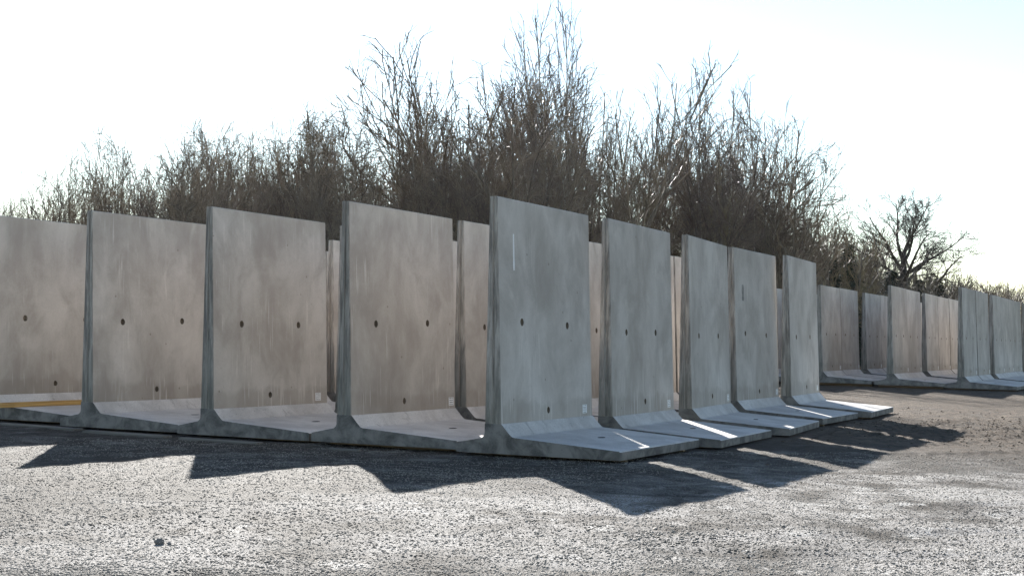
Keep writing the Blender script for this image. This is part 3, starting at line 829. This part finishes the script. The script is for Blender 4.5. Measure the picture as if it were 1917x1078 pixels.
d = 118; place_tree('young_tree', 'wand', 0, px(1889, d), d, top_to_h(482, 1889, d), 12, 'thin young tree standing alone above the distant skyline', None, 1.0, wide=.55)

# the lone oak with ivy on its trunk
t = Tree(523); osp = spec_oak(15)
tp = [Vector((0, 0, -.2)), Vector((.03, 0, 1.5)), Vector((-.05, .02, 3)), Vector((.04, .0, 4.6)), Vector((-.02, .03, 5.6)), Vector((.06, .0, 6.6)), Vector((.02, .0, 7.8))]
tube(*t.T, tp, [.50, .40, .36, .34, .30, .22, .14], 8)
# limbs: height on the trunk, tilt from upright, length, radius; azimuths follow the golden angle
for k, (z0, tilt, L, r_) in enumerate(((7.7, 4, 3.9, .12), (7.5, 24, 3.9, .12), (7.2, 30, 4.1, .12), (6.9, 36, 4.2, .13), (6.6, 40, 4.4, .13), (6.3, 46, 4.6, .14), (6.0, 50, 4.7, .14), (5.7, 54, 4.8, .15),
                                       (5.4, 58, 4.9, .15), (5.0, 62, 5.0, .15), (4.6, 66, 5.2, .15), (4.2, 70, 5.2, .14), (3.8, 74, 4.8, .13), (3.4, 78, 4.2, .11))):
    a = k * 2.39996 + .5; ti = math.radians(tilt)
    t.branch(Vector((0, 0, z0)), Vector((math.sin(ti) * math.cos(a), math.sin(ti) * math.sin(a), math.cos(ti))), L, r_, 1, osp)
tm, cm = t.meshes('oak'); tm.materials.append(MB_OAK); cm.materials.append(MT_OAK)
d = 104; ox = px(1690, d)
oak = empty('oak_tree', (ox, d, .05)); tag(oak, 'big spreading bare oak with dark ivied trunk standing apart from the wood', 'tree')
new_obj('trunk', tm, None, oak); new_obj('crown', cm, None, oak)
zmax = max(v.co.z for v in cm.vertices); s = top_to_h(350, 1690, d) / zmax; oak.scale = (s * 1.15, s * 1.15, s)
def leaf_cloud(name, n, sampler, size, mat, parent, seed):
    r = random.Random(seed); V, F = [], []
    for i in range(n):
        p, out = sampler(r)
        a = Vector((r.gauss(0, 1), r.gauss(0, 1), r.gauss(0, 1))).normalized(); b = a.cross(Vector((r.gauss(0, 1), r.gauss(0, 1), 1))).normalized()
        sz = size * r.uniform(.6, 1.3); k = len(V)
        V += [tuple(p - a * sz), tuple(p + b * sz * .6), tuple(p + a * sz), tuple(p - b * sz * .6 + out * sz * .4)]
        F += [(k, k + 1, k + 2), (k, k + 2, k + 3)]
    return new_obj(name, mesh(name, V, F), mat, parent)
def ivy_s(r):
    z = 5.5 * r.random() ** .9; a = r.random() * 6.28; rr = (.52 - .035 * z) + r.random() ** 2 * .30
    return Vector((rr * math.cos(a), rr * math.sin(a), z)), Vector((math.cos(a), math.sin(a), 0))
leaf_cloud('ivy', 700, ivy_s, .16, M_IVY, oak, 6)

# dark spruces at the foot of the oak
def spruce(seed, h):
    r = random.Random(seed); T = ([], []); C = ([], [])
    tube(*T, [Vector((0, 0, -.1)), Vector((0, 0, h * .5)), Vector((0, 0, h))], [.12, .07, .015], 6)
    z = .5
    while z < h:
        L = (h - z) * .30 + .15
        for k in range(3):
            a = r.random() * 6.28; l = L * r.uniform(.7, 1.1)
            pts = [Vector((0, 0, z))]; d_ = Vector((math.cos(a), math.sin(a), .25))
            for i in range(3): d_.z -= .22; pts.append(pts[-1] + d_ * (l / 3))
            tube(*C, pts, [.03, .025, .02, .01], 3)
            for i in range(int(16 + l * 14)):
                f = r.uniform(.1, 1) * 2.999; q = pts[int(f)].lerp(pts[int(f) + 1], f % 1)
                b = a + r.choice((-1, 1)) * r.uniform(.4, 1.2); ll = r.uniform(.12, .38) * (1 + l * .25)
                tube(*C, [q, q + Vector((math.cos(b) * ll, math.sin(b) * ll, -.10 - .15 * r.random()))], [.017, .008], 3)
        z += r.uniform(.05, .13)
    return mesh('spruce_trunk', *T, smooth=True), mesh('spruce_crown', *C)
SP = [spruce(5, 7.5), spruce(8, 6.0)]
for tm, cm in SP: tm.materials.append(MB_OAK); cm.materials.append(M_NEEDLE)
for i, (xp, yt, d, lab) in enumerate(((1585, 455, 97, 'dark spruce in the scrub between the wood and the oak'), (1722, 522, 101, 'dark spruce at the foot of the oak'),
                                 (1756, 518, 108, 'dark spruce right beside the oak, behind the far block'), (1668, 505, 99, 'small dark spruce against the oak trunk'),
                                 (1556, 480, 95, 'dark spruce at the end of the brown wood'))):
    tm, cm = SP[i % 2]; h = top_to_h(yt, xp, d); s = h / (7.5 if i % 2 == 0 else 6.0)
    o = empty('spruce_tree', (px(xp, d), d, .05), i * 1.3); o.scale = (s * 1.1, s * 1.1, s); tag(o, lab, 'tree', 'spruces by the oak')
    new_obj('trunk', tm, None, o); new_obj('crown', cm, None, o)

# ------------------------------------------------------------------ added scattering volume that imitates lens veiling glare, closed round everything
V, F = box_geo(float(xs[0]) - 5, float(xs[-1]) + 5, float(ys[0]) - 5, float(ys[-1]) + 5, -1.3, 22)
hz = new_obj('glare_veil', mesh('glare_veil', V, F), None, kind='stuff')
hm = bpy.data.materials.new('glare_veil_air'); hm.use_nodes = True; nt = hm.node_tree; nt.nodes.clear()
ho = nt.nodes.new('ShaderNodeOutputMaterial'); pv = nt.nodes.new('ShaderNodeVolumePrincipled')
pv.inputs['Density'].default_value = .000035; pv.inputs['Anisotropy'].default_value = .6; pv.inputs['Color'].default_value = (.95, .96, 1, 1)
nt.links.new(pv.outputs[0], ho.inputs['Volume']); hz.data.materials.append(hm)
tag(hz, 'added pale veil over the yard imitating lens glare', 'glare_veil')
